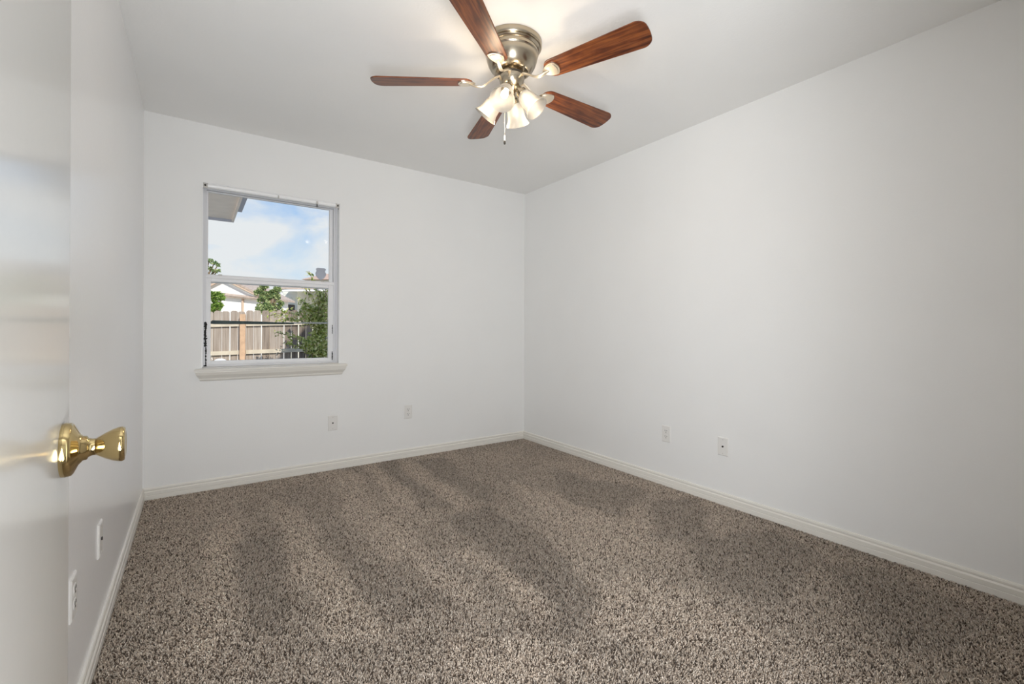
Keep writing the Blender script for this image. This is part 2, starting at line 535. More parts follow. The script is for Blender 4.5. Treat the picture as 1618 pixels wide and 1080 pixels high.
def build_carpet():
    sp = 0.0053
    x = np.arange(XL + 0.013, XR - 0.012, sp)
    y = np.arange(YF - 0.10, YB - 0.012, sp)
    gx, gy = np.meshgrid(x, y)
    px = gx.ravel() + rng.uniform(-0.4, 0.4, gx.size) * sp
    py = gy.ravel() + rng.uniform(-0.4, 0.4, gx.size) * sp
    keep = (py > YF) | ((px > DX0) & (px < DX1))
    px, py = px[keep], py[keep]
    n = px.size

    def fbm(ux, uy, scale, seed, octv=3):
        r = np.random.default_rng(seed)
        tot = np.zeros_like(ux); amp = 1.0
        for o in range(octv):
            g = r.uniform(-1, 1, (64, 64))
            fx, fy = ux * scale, uy * scale
            ix, iy = np.floor(fx).astype(int), np.floor(fy).astype(int)
            tx, ty = fx - ix, fy - iy
            tx, ty = tx * tx * (3 - 2 * tx), ty * ty * (3 - 2 * ty)
            v = (g[ix % 64, iy % 64] * (1 - tx) * (1 - ty) + g[(ix + 1) % 64, iy % 64] * tx * (1 - ty)
                 + g[ix % 64, (iy + 1) % 64] * (1 - tx) * ty + g[(ix + 1) % 64, (iy + 1) % 64] * tx * ty)
            tot += amp * v; amp *= 0.5; scale *= 2.0
        return tot

    # brushed swaths left by a vacuum cleaner: the pile lies toward or away from the doorway in long wedges
    cell = 0.02
    nx_, ny_ = int(3.2 / cell), int(4.0 / cell)
    cxs = XL - 0.1 + (np.arange(nx_) + 0.5) * cell
    cys = -0.2 + (np.arange(ny_) + 0.5) * cell
    GX, GY = np.meshgrid(cxs, cys, indexing='ij')
    WX_ = GX + 0.05 * fbm(GX, GY, 3.0, 3)
    WY_ = GY + 0.05 * fbm(GX, GY, 3.0, 4)
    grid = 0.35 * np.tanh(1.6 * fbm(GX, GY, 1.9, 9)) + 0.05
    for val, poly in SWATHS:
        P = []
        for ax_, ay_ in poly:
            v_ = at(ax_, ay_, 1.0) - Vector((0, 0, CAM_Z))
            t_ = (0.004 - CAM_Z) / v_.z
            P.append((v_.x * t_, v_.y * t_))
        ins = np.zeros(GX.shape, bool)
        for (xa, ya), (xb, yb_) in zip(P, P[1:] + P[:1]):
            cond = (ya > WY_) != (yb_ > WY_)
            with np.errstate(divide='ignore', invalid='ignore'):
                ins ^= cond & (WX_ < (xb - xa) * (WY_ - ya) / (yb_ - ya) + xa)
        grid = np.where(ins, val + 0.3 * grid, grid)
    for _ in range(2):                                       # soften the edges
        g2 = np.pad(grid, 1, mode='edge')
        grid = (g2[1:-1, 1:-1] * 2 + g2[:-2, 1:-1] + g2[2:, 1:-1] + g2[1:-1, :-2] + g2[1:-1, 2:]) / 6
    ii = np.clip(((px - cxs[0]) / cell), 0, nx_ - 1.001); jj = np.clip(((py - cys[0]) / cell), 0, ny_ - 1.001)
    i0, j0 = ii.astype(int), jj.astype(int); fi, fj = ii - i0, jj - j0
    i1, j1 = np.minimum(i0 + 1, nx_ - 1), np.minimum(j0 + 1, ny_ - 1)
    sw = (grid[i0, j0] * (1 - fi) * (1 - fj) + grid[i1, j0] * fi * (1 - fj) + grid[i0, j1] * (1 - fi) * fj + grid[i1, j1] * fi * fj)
    hgt = rng.uniform(0.0085, 0.0135, n)
    th = rng.uniform(0, 2 * PI, n)
    lean = rng.uniform(0.002, 0.0085, n)
    lx = lean * np.cos(th) - 0.0034 * sw * 0.57
    ly = lean * np.sin(th) - 0.0034 * sw * 0.82
    base_r = rng.uniform(0.0022, 0.0033, n)
    rot = rng.uniform(0, 2 * PI, n)
    V = np.zeros((n, 7, 3), np.float32)
    for k in range(3):
        a_ = rot + k * 2 * PI / 3
        V[:, k, 0] = px + base_r * np.cos(a_)
        V[:, k, 1] = py + base_r * np.sin(a_)
        V[:, k, 2] = -0.008
        a2 = a_ + 0.7
        V[:, 3 + k, 0] = px + lx * 0.45 + base_r * 0.85 * np.cos(a2)
        V[:, 3 + k, 1] = py + ly * 0.45 + base_r * 0.85 * np.sin(a2)
        V[:, 3 + k, 2] = -0.006 + hgt * 0.62
    V[:, 6, 0] = px + lx * 1.25
    V[:, 6, 1] = py + ly * 1.25
    V[:, 6, 2] = -0.006 + hgt
    for c, lo, hi in ((0, XL + 0.0135, XR - 0.0135), (1, YF - 0.11, YB - 0.0135)):
        V[:, :, c] = np.clip(V[:, :, c], lo, hi)
    tri = np.array([[0, 1, 4], [0, 4, 3], [1, 2, 5], [1, 5, 4], [2, 0, 3], [2, 3, 5], [3, 4, 6], [4, 5, 6], [5, 3, 6]])
    T = (np.arange(n)[:, None, None] * 7 + tri[None]).reshape(-1).astype(np.int32)
    me = bpy.data.meshes.new('carpet')
    nv, nl = n * 7, T.size
    me.vertices.add(nv)
    me.vertices.foreach_set('co', V.reshape(-1))
    me.loops.add(nl)
    me.loops.foreach_set('vertex_index', T)
    me.polygons.add(nl // 3)
    me.polygons.foreach_set('loop_start', np.arange(0, nl, 3, dtype=np.int32))
    me.polygons.foreach_set('use_smooth', np.ones(nl // 3, bool))
    me.update(calc_edges=True)
    tones = np.array([[0.56, 0.485, 0.415], [0.42, 0.35, 0.29], [0.10, 0.072, 0.052], [0.72, 0.65, 0.58]])
    pick = rng.choice(4, n, p=[0.38, 0.24, 0.20, 0.18])
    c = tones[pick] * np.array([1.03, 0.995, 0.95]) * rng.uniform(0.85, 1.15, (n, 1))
    c = np.clip(c * (1.0 + 0.30 * sw[:, None]), 0, 1)  # light and shade of the brushed pile also painted into the yarn colour
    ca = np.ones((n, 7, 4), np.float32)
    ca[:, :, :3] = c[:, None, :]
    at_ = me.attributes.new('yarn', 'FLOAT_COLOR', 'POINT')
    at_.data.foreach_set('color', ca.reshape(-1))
    me.materials.append(M_carpet)
    o = bpy.data.objects.new('carpet', me)
    COL.objects.link(o)
    tag(o, 'speckled brown and beige frieze carpet covering the whole floor', 'carpet', kind='stuff')
    return o


build_carpet()

# ------------------------------------------------------------------ window
win = empty('window_1', (0, 0, 0), kind='structure')
YW = YB + 0.085                                         # front of the metal frame


def ring_frame(bm, x0, x1, z0, z1, y0, y1, l, r_, b_, t):
    box(bm, x0, x0 + l, y0, y1, z0, z1)
    box(bm, x1 - r_, x1, y0, y1, z0, z1)
    box(bm, x0 + l, x1 - r_, y0, y1, z0, z0 + b_)
    box(bm, x0 + l, x1 - r_, y0, y1, z1 - t, z1)


bm = bmesh.new()
ring_frame(bm, WX0, WX1, WZ0, WZ1, YW, YB + WT - 0.005, 0.026, 0.026, 0.018, 0.026)
box(bm, WX0, WX0 + 0.012, YW - 0.012, YW, WZ0, WZ1)      # stepped jamb liners
box(bm, WX1 - 0.012, WX1, YW - 0.012, YW, WZ0, WZ1)
finish('window_frame', bm, M_frame, win, bevel=0.002)
bm = bmesh.new()                                        # added white liners; skylight on the reveals put into their colour
box(bm, WX1 - 0.004, WX1 - 0.0004, YB + 0.001, YW - 0.012, WZ0 + 0.004, WZ1 - 0.0004)
box(bm, WX0 + 0.0004, WX0 + 0.004, YB + 0.001, YW - 0.012, WZ0 + 0.004, WZ1 - 0.0004)
box(bm, WX0 + 0.004, WX1 - 0.004, YB + 0.001, YW, WZ1 - 0.004, WZ1 - 0.0004)
finish('bright_reveal', bm, M_white, win)
ZM = 1.452                                              # meeting rail top
bm = bmesh.new()                                        # upper sash, outer track
ring_frame(bm, 0.060, 0.893, ZM - 0.055, 2.032, YW + 0.035, YW + 0.055, 0.012, 0.026, 0.038, 0.010)
us = finish('upper_sash', bm, M_frame_light, win, bevel=0.002)
bm = bmesh.new(); box(bm, 0.071, 0.868, YW + 0.044, YW + 0.047, ZM - 0.02, 2.024)
finish('pane', bm, M_glass, us)
bm = bmesh.new()                                        # lower sash, inner track
ring_frame(bm, 0.058, 0.895, 0.828, ZM, YW + 0.006, YW + 0.028, 0.030, 0.040, 0.030, 0.050)
box(bm, 0.058, 0.895, YW - 0.002, YW + 0.006, ZM - 0.026, ZM - 0.004)
box(bm, 0.062, 0.890, YW - 0.002, YW + 0.006, 0.832, 0.842)
ls = finish('lower_sash', bm, M_frame_light, win, bevel=0.002)
bm = bmesh.new(); box(bm, 0.086, 0.857, YW + 0.016, YW + 0.019, 0.856, ZM - 0.048)
finish('pane', bm, M_glass, ls)
for x in (0.13, 0.80):                                  # two small latch marks on the meeting rail
    bm = bmesh.new(); box(bm, x, x + 0.022, YW - 0.004, YW + 0.005, ZM - 0.005, ZM + 0.003)
    finish('latch', bm, M_screw, ls)

# ragged black gaps where the jamb liners have come away
def ragged(x, y, z0, z1, w, seed):
    r_ = random.Random(seed)
    bm = bmesh.new()
    n_ = 26
    L, R = [], []
    for i in range(n_ + 1):
        z = z0 + (z1 - z0) * i / n_
        ww = w * (0.25 + 0.75 * r_.random()) if 0 < i < n_ else w * 0.2
        cx = x + r_.uniform(-0.1, 0.1) * w
        L.append((cx - ww / 2, z)); R.append((cx + ww / 2, z))
    ol = L + R[::-1]
    Mx = Matrix(((1, 0, 0, 0), (0, 0, -1, y), (0, 1, 0, 0), (0, 0, 0, 1)))
    prism(bm, ol, 0.0, 0.004, Mx)
    return bm


finish('jamb_gap', ragged(0.058, YW - 0.0005, 0.955, 1.125, 0.024, 1), M_black, win)['label'] = 'black gap in left jamb'
finish('jamb_gap', ragged(0.061, YW - 0.0005, 0.825, 0.955, 0.011, 2), M_black, win)['label'] = 'thin black gap at foot of left jamb'
finish('jamb_gap', ragged(0.884, YW - 0.0005, 1.045, 1.115, 0.006, 3), M_black, win)['label'] = 'black gap in right jamb'
finish('jamb_gap', ragged(0.884, YW - 0.0005, 0.838, 0.905, 0.011, 4), M_black, win)['label'] = 'black gap at foot of right jamb'
bm = bmesh.new(); box(bm, 0.045, 0.066, YW - 0.003, YW, 0.822, 0.829); finish('jamb_gap', bm, M_black, win)['label'] = 'black gap at sill corner'

# insect-screen cross bar outside the lower pane: dark green on the left, bare grey on the right
bm = bmesh.new()
ys = YB + WT + 0.01
zb = 1.124
v = [(0.085, zb - 0.010), (0.11, zb - 0.013), (0.62, zb - 0.0075), (0.62, zb + 0.0035), (0.40, zb + 0.010), (0.10, zb + 0.014), (0.085, zb + 0.003)]
Mx = Matrix(((1, 0, 0, 0), (0, 0, -1, ys), (0, 1, 0, 0), (0, 0, 0, 1)))
prism(bm, v, 0.0, 0.012, Mx)
finish('screen_bar', bm, M_bar_green, win, bevel=0.001)['label'] = 'dark green part of the screen bar'
bm = bmesh.new()
prism(bm, [(0.06, zb - 0.010), (0.90, zb + 0.0), (0.90, zb + 0.013), (0.06, zb + 0.001)], 0.0, 0.008, Matrix(((1, 0, 0, 0), (0, 0, -1, ys + 0.012), (0, 1, 0, 0), (0, 0, 0, 1))))
finish('screen_bar', bm, M_bar_grey, win)['label'] = 'grey screen bar'

# sill and apron moulding
bm = bmesh.new()
SILL = [(0.0, 0.0), (0.006, 0.0), (0.012, 0.008), (0.014, 0.018), (0.018, 0.024), (0.030, 0.040), (0.033, 0.050),
        (0.036, 0.058), (0.036, 0.064), (0.042, 0.066), (0.043, 0.076), (0.040, 0.081), (0.034, 0.083), (0.0, 0.083)]
zs = 0.7305
x0s, x1s = 0.036, 0.928
ra, rb = [], []
for o_, z in SILL:
    ra.append(bm.verts.new((x0s - o_ * 0.95, YB - o_, zs + z)))
    rb.append(bm.verts.new((x1s + o_ * 0.95, YB - o_, zs + z)))
k = len(SILL)
for i in range(k):
    bm.faces.new((ra[i], ra[(i + 1) % k], rb[(i + 1) % k], rb[i]))
bm.faces.new(ra[::-1]); bm.faces.new(rb)
box(bm, WX0 + 0.001, WX1 - 0.001, YB - 0.002, YW + 0.01, WZ0 - 0.004, WZ0 + 0.0035)
finish('trim_1', bm, M_trim, kind='structure')

# head rail left from a blind
rail = empty('blind_headrail', (0.476, YB + 0.018, WZ1), label='white rounded blind headrail under the top of the window opening', cat='blind rail')
bm = bmesh.new()
sweep(bm, [(-0.412, 0, -0.0165), (0.412, 0, -0.0165)], 0.0162, 16)
finish('tube', bm, M_white, rail, smooth=True)
for sx, nm in ((-1, 'l'), (1, 'r')):
    bm = bmesh.new()
    xa, xb = sorted((sx * 0.410, sx * 0.438))
    box(bm, xa, xb, -0.016, -0.012, -0.036, -0.004)
    box(bm, xa, xb, -0.016, 0.02, -0.008, -0.0005)
    xc = sx * 0.438
    box(bm, min(xc, xc - sx * 0.003), max(xc, xc - sx * 0.003), -0.016, 0.02, -0.042, -0.002)
    br = finish('bracket', bm, M_screw, rail, bevel=0.001)
    bm = bmesh.new()
    sweep(bm, [(sx * 0.424, -0.0165, -0.020), (sx * 0.424, -0.022, -0.020)], 0.006, 10)
    finish('bracket_screw', bm, M_dark, br)
bm = bmesh.new(); box(bm, 0.008, 0.018, -0.018, -0.008, -0.030, -0.012); finish('clip', bm, M_screw, rail)
bm = bmesh.new(); box(bm, 0.268, 0.282, -0.018, -0.008, -0.030, -0.010); finish('clip', bm, M_screw, rail)
bm = bmesh.new()
sweep(bm, [(0.275, -0.012, -0.03), (0.275, -0.012, -0.040), (0.282, -0.012, -0.047), (0.275, -0.012, -0.053), (0.268, -0.012, -0.047), (0.275, -0.012, -0.040)], 0.003, 8)
finish('hook', bm, M_dark, rail)

# shield sticker on the upper pane
bm = bmesh.new()
sh = [(-0.036, 0.040), (-0.026, 0.048), (0.026, 0.048), (0.038, 0.040), (0.036, 0.030), (0.032, 0.022), (0.040, 0.005), (0.036, -0.015), (0.022, -0.034), (0.0, -0.046),
      (-0.022, -0.034), (-0.036, -0.015), (-0.040, 0.005), (-0.032, 0.022), (-0.034, 0.030)]
prism(bm, sh, 0.0, 0.001, Matrix(((1, 0, 0, 0.806), (0, 0, -1, YW + 0.0435), (0, 1, 0, 1.512), (0, 0, 0, 1))))
tag(finish('window_sticker', bm, M_sticker), 'grey shield-shaped sticker in the lower right corner of the upper window pane', 'sticker')

# ------------------------------------------------------------------ door with brass knob
DT = math.radians(-2.6)
knob_c = at(98.5, 711, 0.56)
du = Vector((math.sin(DT), math.cos(DT), 0)); dn = Vector((math.cos(DT), -math.sin(DT), 0))
# local frame: x along door away from the hinge, y out of the face toward the room, z up
DM = Matrix(((du.x, dn.x, 0, knob_c.x), (du.y, dn.y, 0, knob_c.y), (0, 0, 1, 0), (0, 0, 0, 1)))
door = empty('door_1', (0, 0, 0), kind='structure')
door.matrix_world = DM
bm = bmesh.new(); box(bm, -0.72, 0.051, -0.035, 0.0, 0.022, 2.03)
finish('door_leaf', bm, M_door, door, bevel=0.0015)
KP = [(0.0, 0.0), (0.0330, 0.0), (0.0335, 0.003), (0.0325, 0.0085), (0.0300, 0.0105), (0.0200, 0.0150), (0.0155, 0.0190), (0.0150, 0.0225), (0.0120, 0.0240),
      (0.0105, 0.0275), (0.0105, 0.0305), (0.0120, 0.0330), (0.0165, 0.0400), (0.0200, 0.0465), (0.0222, 0.0530), (0.0225, 0.0565),
      (0.0210, 0.0590), (0.0160, 0.0600), (0.0150, 0.0595), (0.0, 0.0590)]
for side in (1, -1):
    Mk = Matrix.Translation((0, 0 if side == 1 else -0.035, knob_c.z)) @ Matrix.Rotation(-PI / 2 * side, 4, 'X')
    bm = bmesh.new(); lathe(bm, KP[1:11], 40, Mk, True, True)
    rose = finish('rose', bm, M_brass, door, smooth=True, angle=60)
    rose['label'] = 'brass rose'
    bm = bmesh.new(); lathe(bm, KP[10:-1], 40, Mk, True, True)
    kn = finish('knob', bm, M_brass, rose, smooth=True, angle=60)
bm = bmesh.new(); box(bm, 0.0511, 0.0530, -0.030, -0.005, knob_c.z - 0.029, knob_c.z + 0.029)
finish('latch_plate', bm, M_brass, door)

# ------------------------------------------------------------------ outlets and cable plates
def plate_shape(bm, w=0.070, h=0.114, d=0.0055):
    """bevelled wall plate; local x = right, z = up, front at -y"""
    for (ww, hh, y0, y1) in ((w, h, -0.0025, 0.0),):
        box(bm, -ww / 2, ww / 2, y0, y1, -hh / 2, hh / 2)
    v0 = [bm.verts.new((sx * w / 2, -0.0025, sz * h / 2)) for sx, sz in ((-1, -1), (1, -1), (1, 1), (-1, 1))]
    i = 0.004
    v1 = [bm.verts.new((sx * (w / 2 - i), -d, sz * (h / 2 - i))) for sx, sz in ((-1, -1), (1, -1), (1, 1), (-1, 1))]
    bm.faces.new(v1)
    for k in range(4):
        bm.faces.new((v0[k], v0[(k + 1) % 4], v1[(k + 1) % 4], v1[k]))


Y2 = Matrix.Rotation(PI / 2, 4, 'X')                    # local lathe z -> -y


def disc(bm, r, y0, y1, x=0, z=0, n=16, sy=1.0):
    Mx = Matrix.Translation((x, y0, z)) @ Y2
    lathe(bm, [(r, 0), (r * 0.96, (y0 - y1))], n, Mx, True, True)


def outlet_proto(loc, rz, label):
    o = empty('wall_outlet', loc, rz, label, 'outlet', 'duplex power outlets')
    bm = bmesh.new(); plate_shape(bm); finish('plate', bm, M_plastic, o)
    for s in (1, -1):
        bm = bmesh.new()
        pts = []
        for k in range(24):
            a_ = 2 * PI * k / 24
            pts.append((0.0172 * math.cos(a_), max(-0.0138, min(0.0138, 0.0172 * math.sin(a_))) + s * 0.0195))
        prism(bm, pts, 0.0045, 0.0072, Matrix(((1, 0, 0, 0), (0, 0, -1, 0), (0, 1, 0, 0), (0, 0, 0, 1))))
        rc = finish('receptacle', bm, M_plastic, o)
        bm = bmesh.new()
        z0 = s * 0.0195
        box(bm, -0.0078, -0.0052, -0.0078, -0.0070, z0 - 0.001, z0 + 0.0085)
        box(bm, 0.0052, 0.0078, -0.0078, -0.0070, z0 + 0.0, z0 + 0.0085)
        disc(bm, 0.0032, -0.0070, -0.0078, 0, z0 - 0.0072, 12)
        finish('slots', bm, M_slot, rc)
    bm = bmesh.new(); disc(bm, 0.003, -0.0050, -0.0064, 0, 0, 10); finish('screw', bm, M_screw, o)
    return o


def cable_proto(loc, rz, label):
    o = empty('cable_plate', loc, rz, label, 'wall plate', 'cable jack wall plates')
    bm = bmesh.new(); plate_shape(bm); finish('plate', bm, M_plastic, o)
    bm = bmesh.new(); disc(bm, 0.0058, -0.0050, -0.0090, 0, 0, 12); j = finish('jack', bm, M_slot, o)
    for s in (1, -1):
        bm = bmesh.new(); disc(bm, 0.003, -0.0050, -0.0064, 0, s * 0.042, 10); finish('screw', bm, M_screw, o)
    return o


def dup(root, loc, rz, label):
    r = root.copy(); COL.objects.link(r)
    r.location = loc; r.rotation_euler = (0, 0, rz); r['label'] = label
    for ch in list(root.children):
        c = ch.copy(); COL.objects.link(c); c.parent = r
        for g in ch.children:
            d = g.copy(); COL.objects.link(d); d.parent = c
    return r


RZ_R, RZ_L = -PI / 2, PI / 2                             # plates on the right wall face -x, on the left wall +x
o1 = outlet_proto((1.4795, YB, 0.3865), 0, 'white duplex outlet on the back wall, right of the window sill')
dup(o1, (XR, 1.965, 0.3625), RZ_R, 'white duplex outlet on the long right wall')
dup(o1, (XL, 1.655, 0.3620), RZ_L, 'white duplex outlet on the left wall partly behind the door edge')
c1 = cable_proto((0.8705, YB, 0.3600), 0, 'white cable jack plate on the back wall below the window')
dup(c1, (XR, 1.551, 0.3620), RZ_R, 'white cable jack plate on the long right wall')
dup(c1, (XL, 2.075, 0.3570), RZ_L, 'white cable jack plate on the left wall beyond the brass knob')

# ------------------------------------------------------------------ ceiling fan
FC = Vector((1.229, 1.766, H))
fan = empty('ceiling_fan', FC, label='flush ceiling fan with five walnut blades and four frosted lamps', cat='ceiling fan')
bm = bmesh.new()                                        # z measured down from the ceiling
lathe(bm, [(0.142, 0.0), (0.142, -0.020), (0.138, -0.026), (0.133, -0.027), (0.134, -0.033), (0.128, -0.040), (0.125, -0.041), (0.126, -0.056),
           (0.121, -0.062), (0.1205, -0.066), (0.122, -0.072), (0.119, -0.085), (0.112, -0.105), (0.102, -0.122), (0.090, -0.134), (0.083, -0.139), (0.078, -0.140),
           (0.074, -0.136), (0.060, -0.120)], 64, None, True, True)
finish('motor_housing', bm, M_nickel, fan, smooth=True, angle=40)
bm = bmesh.new()
lathe(bm, [(0.050, -0.118), (0.056, -0.142), (0.056, -0.152), (0.058, -0.153)], 40, None, True, True)
for k in range(10):
    a_ = 2 * PI * k / 10
    box(bm, 0.05, 0.060, -0.006, 0.006, -0.151, -0.134, Matrix.Rotation(a_, 4, 'Z'))
finish('flywheel', bm, M_nickel, fan, smooth=True)
bm = bmesh.new(); lathe(bm, [(0.050, -0.153), (0.0635, -0.1535), (0.0635, -0.158), (0.050, -0.1585)], 40, None, True, True)
finish('gasket', bm, M_dark, fan, smooth=True)

ZB = 2.253 - H                                          # blade plane below ceiling
PITCH = math.radians(-12.5)


def blade_outline():
    r0, r1, w0, w1 = 0.185, 0.662, 0.050, 0.068
    pts = []
    for k in range(9):                                   # rounded root
        a_ = PI / 2 + PI * k / 8
        pts.append((r0 + 0.040 + 0.040 * math.cos(a_), w0 * math.sin(a_)))
    c = 0.032
    tip = []
    for k in range(7):
        a_ = -PI / 2 + PI / 2 * k / 6
        tip.append((r1 - 0.012 - c + c * math.cos(a_), -w1 + c + c * math.sin(a_)))
    for k in range(1, 8):
        tip.append((r1 - 0.012, (-w1 + c) * (1 - k / 4)))
    for k in range(7):
        a_ = PI / 2 * k / 6
        tip.append((r1 - 0.012 - c + c * math.cos(a_), w1 - c + c * math.sin(a_)))
    pts += [(x + 0.012 * (1 - (y / w1) ** 2), y) for x, y in tip]
    return pts


bm = bmesh.new(); prism(bm, blade_outline(), -0.003, 0.003)
blade_me = None
PH = math.radians(-69.9)
for k in range(5):
    Mb = Matrix.Rotation(PH + k * 2 * PI / 5, 4, 'Z') @ Matrix.Translation((0, 0, ZB)) @ Matrix.Rotation(PITCH, 4, 'X')
    if k == 0:
        blade0 = finish('blade', bm, M_wood, fan, bevel=0.0015, matrix=Mb)
        # iron: shield plate under the blade with a swan-neck arm back to the flywheel (blade's own frame)
        bm = bmesh.new()
        shield = []
        for i in range(15):                              # broad outer arc
            a_ = math.radians(-50 + 100 * i / 14)
            shield.append((0.205 + 0.050 * math.cos(a_), 0.0475 * math.sin(a_)))
        shield += [(0.222, 0.036), (0.205, 0.031), (0.188, 0.020), (0.176, 0.008), (0.173, 0.0), (0.176, -0.008), (0.188, -0.020), (0.205, -0.031), (0.222, -0.036)]
        prism(bm, shield, -0.0085, -0.003)
        inner = [(0.211 + (x - 0.211) * 0.78, y * 0.78) for x, y in shield]
        prism(bm, inner, -0.0105, -0.0080)
        arm = [(0.205, -0.0085, -0.010), (0.185, -0.004, -0.014), (0.165, 0.0, -0.019), (0.145, 0.0, -0.019), (0.120, 0.0, -0.006), (0.095, 0.0, 0.012), (0.072, 0.0, 0.026), (0.050, 0.0, 0.033)]
        sweep(bm, [(x, 0.0, z) for x, y, z in arm], [0.004, 0.009, 0.0095, 0.009, 0.008, 0.008, 0.010, 0.011], 10, 0.55)
        iron0 = finish('blade_iron', bm, M_iron, blade0, smooth=True, angle=40)
    else:
        c = blade0.copy(); COL.objects.link(c); c.parent = fan; c.matrix_local = Mb
        d = iron0.copy(); COL.objects.link(d); d.parent = c

# light kit
bm = bmesh.new()
lathe(bm, [(0.055, -0.158), (0.060, -0.160), (0.060, -0.172), (0.057, -0.185), (0.050, -0.198), (0.036, -0.212), (0.024, -0.222), (0.018, -0.236), (0.014, -0.240),
           (0.0135, -0.262), (0.010, -0.270), (0.0, -0.271)][:-1], 40, None, True, True)
kit = finish('light_kit', bm, M_nickel, fan, smooth=True, angle=50)
SH_OUT = [(0.0235, 0.0), (0.030, 0.008), (0.0365, 0.022), (0.0405, 0.042), (0.0425, 0.062), (0.0445, 0.078), (0.050, 0.092), (0.0565, 0.103), (0.0585, 0.107)]
SH_IN = [(r_ - 0.002, z) for r_, z in SH_OUT[::-1]]
TILT = math.radians(40)
for k in range(4):
    az = math.radians(-141.5 + 90 * k)
    # local z runs from the neck down and outward along the lamp axis
    ax = Vector((math.cos(az) * math.sin(TILT), math.sin(az) * math.sin(TILT), -math.cos(TILT)))
    neck = Vector((math.cos(az) * 0.060, math.sin(az) * 0.060, -0.247))
    off = Vector((-0.005, 0.003, 0))
    Ms = Matrix.Translation(neck + off) @ ax.to_track_quat('Z', 'Y').to_matrix().to_4x4()
    if k == 0:
        bm = bmesh.new(); lathe(bm, SH_OUT + SH_IN, 40)
        sh0 = finish('lamp_shade', bm, M_frost, fan, smooth=True, angle=70, matrix=Ms)
        bm = bmesh.new()
        lathe(bm, [(0.0, 0.012), (0.012, 0.012), (0.012, 0.026), (0.0145, 0.038), (0.0175, 0.050), (0.0165, 0.062), (0.011, 0.070), (0.004, 0.073)][1:], 20, None, True, True)
        bu0 = finish('light_bulb', bm, M_bulb, sh0, smooth=True, angle=70)
        bm = bmesh.new()
        lathe(bm, [(0.012, -0.042), (0.016, -0.036), (0.016, -0.018), (0.0255, -0.014), (0.0265, 0.003), (0.024, 0.006), (0.012, 0.012)], 28, None, True, True)
        so0 = finish('socket', bm, M_nickel, sh0, smooth=True, angle=40)
    else:
        c = sh0.copy(); COL.objects.link(c); c.parent = fan; c.matrix_local = Ms
        for g in (bu0, so0):
            d = g.copy(); COL.objects.link(d); d.parent = c
# added point lights between the shades, standing in for the four lamps' light
for k in range(4):
    pl = bpy.data.lights.new('shade_gap_fill', 'POINT')
    pl.energy = 1.45
    pl.color = (1.0, 0.80, 0.56)
    pl.shadow_soft_size = 0.02
    po = bpy.data.objects.new('shade_gap_fill', pl)
    COL.objects.link(po)
    po.parent = fan
    a_ = math.radians(-141.5 + 45 + 90 * k)
    po.location = (0.15 * math.cos(a_), 0.15 * math.sin(a_), -0.33)
# pull chain
pc = Vector((1.175, 1.744, 0)) - Vector((FC.x, FC.y, 0))
bm = bmesh.new()
sweep(bm, [(pc.x, pc.y, -0.215), (pc.x, pc.y, -0.455)], 0.0011, 6)
for i in range(48):
    lathe(bm, [(0.0004, -0.002), (0.0016, -0.0008), (0.0016, 0.0008), (0.0004, 0.002)], 6, Matrix.Translation((pc.x, pc.y, -0.22 - i * 0.0049)), True, True)
chain = finish('pull_chain', bm, M_iron, fan)
bm = bmesh.new()
lathe(bm, [(0.002, -0.455), (0.0042, -0.462), (0.0045, -0.476), (0.003, -0.482)], 14, Matrix.Translation((pc.x, pc.y, 0)), True, True)
fob = finish('chain_fob', bm, simple('white_fob', (0.85, 0.84, 0.80), 0.3), chain, smooth=True)
bm = bmesh.new()
lathe(bm, [(0.003, -0.482), (0.0048, -0.486), (0.0048, -0.495), (0.003, -0.499)], 14, Matrix.Translation((pc.x, pc.y, 0)), True, True)
finish('fob_tip', bm, M_dark, chain, smooth=True)

# ------------------------------------------------------------------ outside: ground, eave, fence, houses, plants
GZ = -0.37
bm = bmesh.new()
box(bm, -30, 40, YB + WT, 60, GZ - 0.3, GZ)
finish('ground', bm, M_dirt, kind='structure')

# the house's own roof corner seen through the upper pane
SZ = 2.45
ev = empty('roof_eave', (0.0, 5.5, SZ), label='beige soffit and grey fascia of the roof corner outside the window', cat='roof')
yE = 6.66
bm = bmesh.new(); box(bm, -2.6, 0.392, 4.3 - 5.5, yE - 5.5, 0.0, 0.03); finish('soffit', bm, M_soffit, ev)
bm = bmesh.new()
box(bm, -2.6, 0.394, yE - 5.5, yE - 5.5 + 0.03, -0.03, 0.16)
finish('fascia', bm, M_fascia_grey, ev)
bm = bmesh.new()
box(bm, 0.370, 0.394, 4.3 - 5.5, yE - 5.5, -0.03, 0.16)
finish('fascia', bm, M_soffit, ev)
bm = bmesh.new()
box(bm, 0.3945, 0.445, 4.3 - 5.5, 6.18 - 5.5, 0.0, 0.11)
finish('gutter', bm, M_fascia_grey, ev)

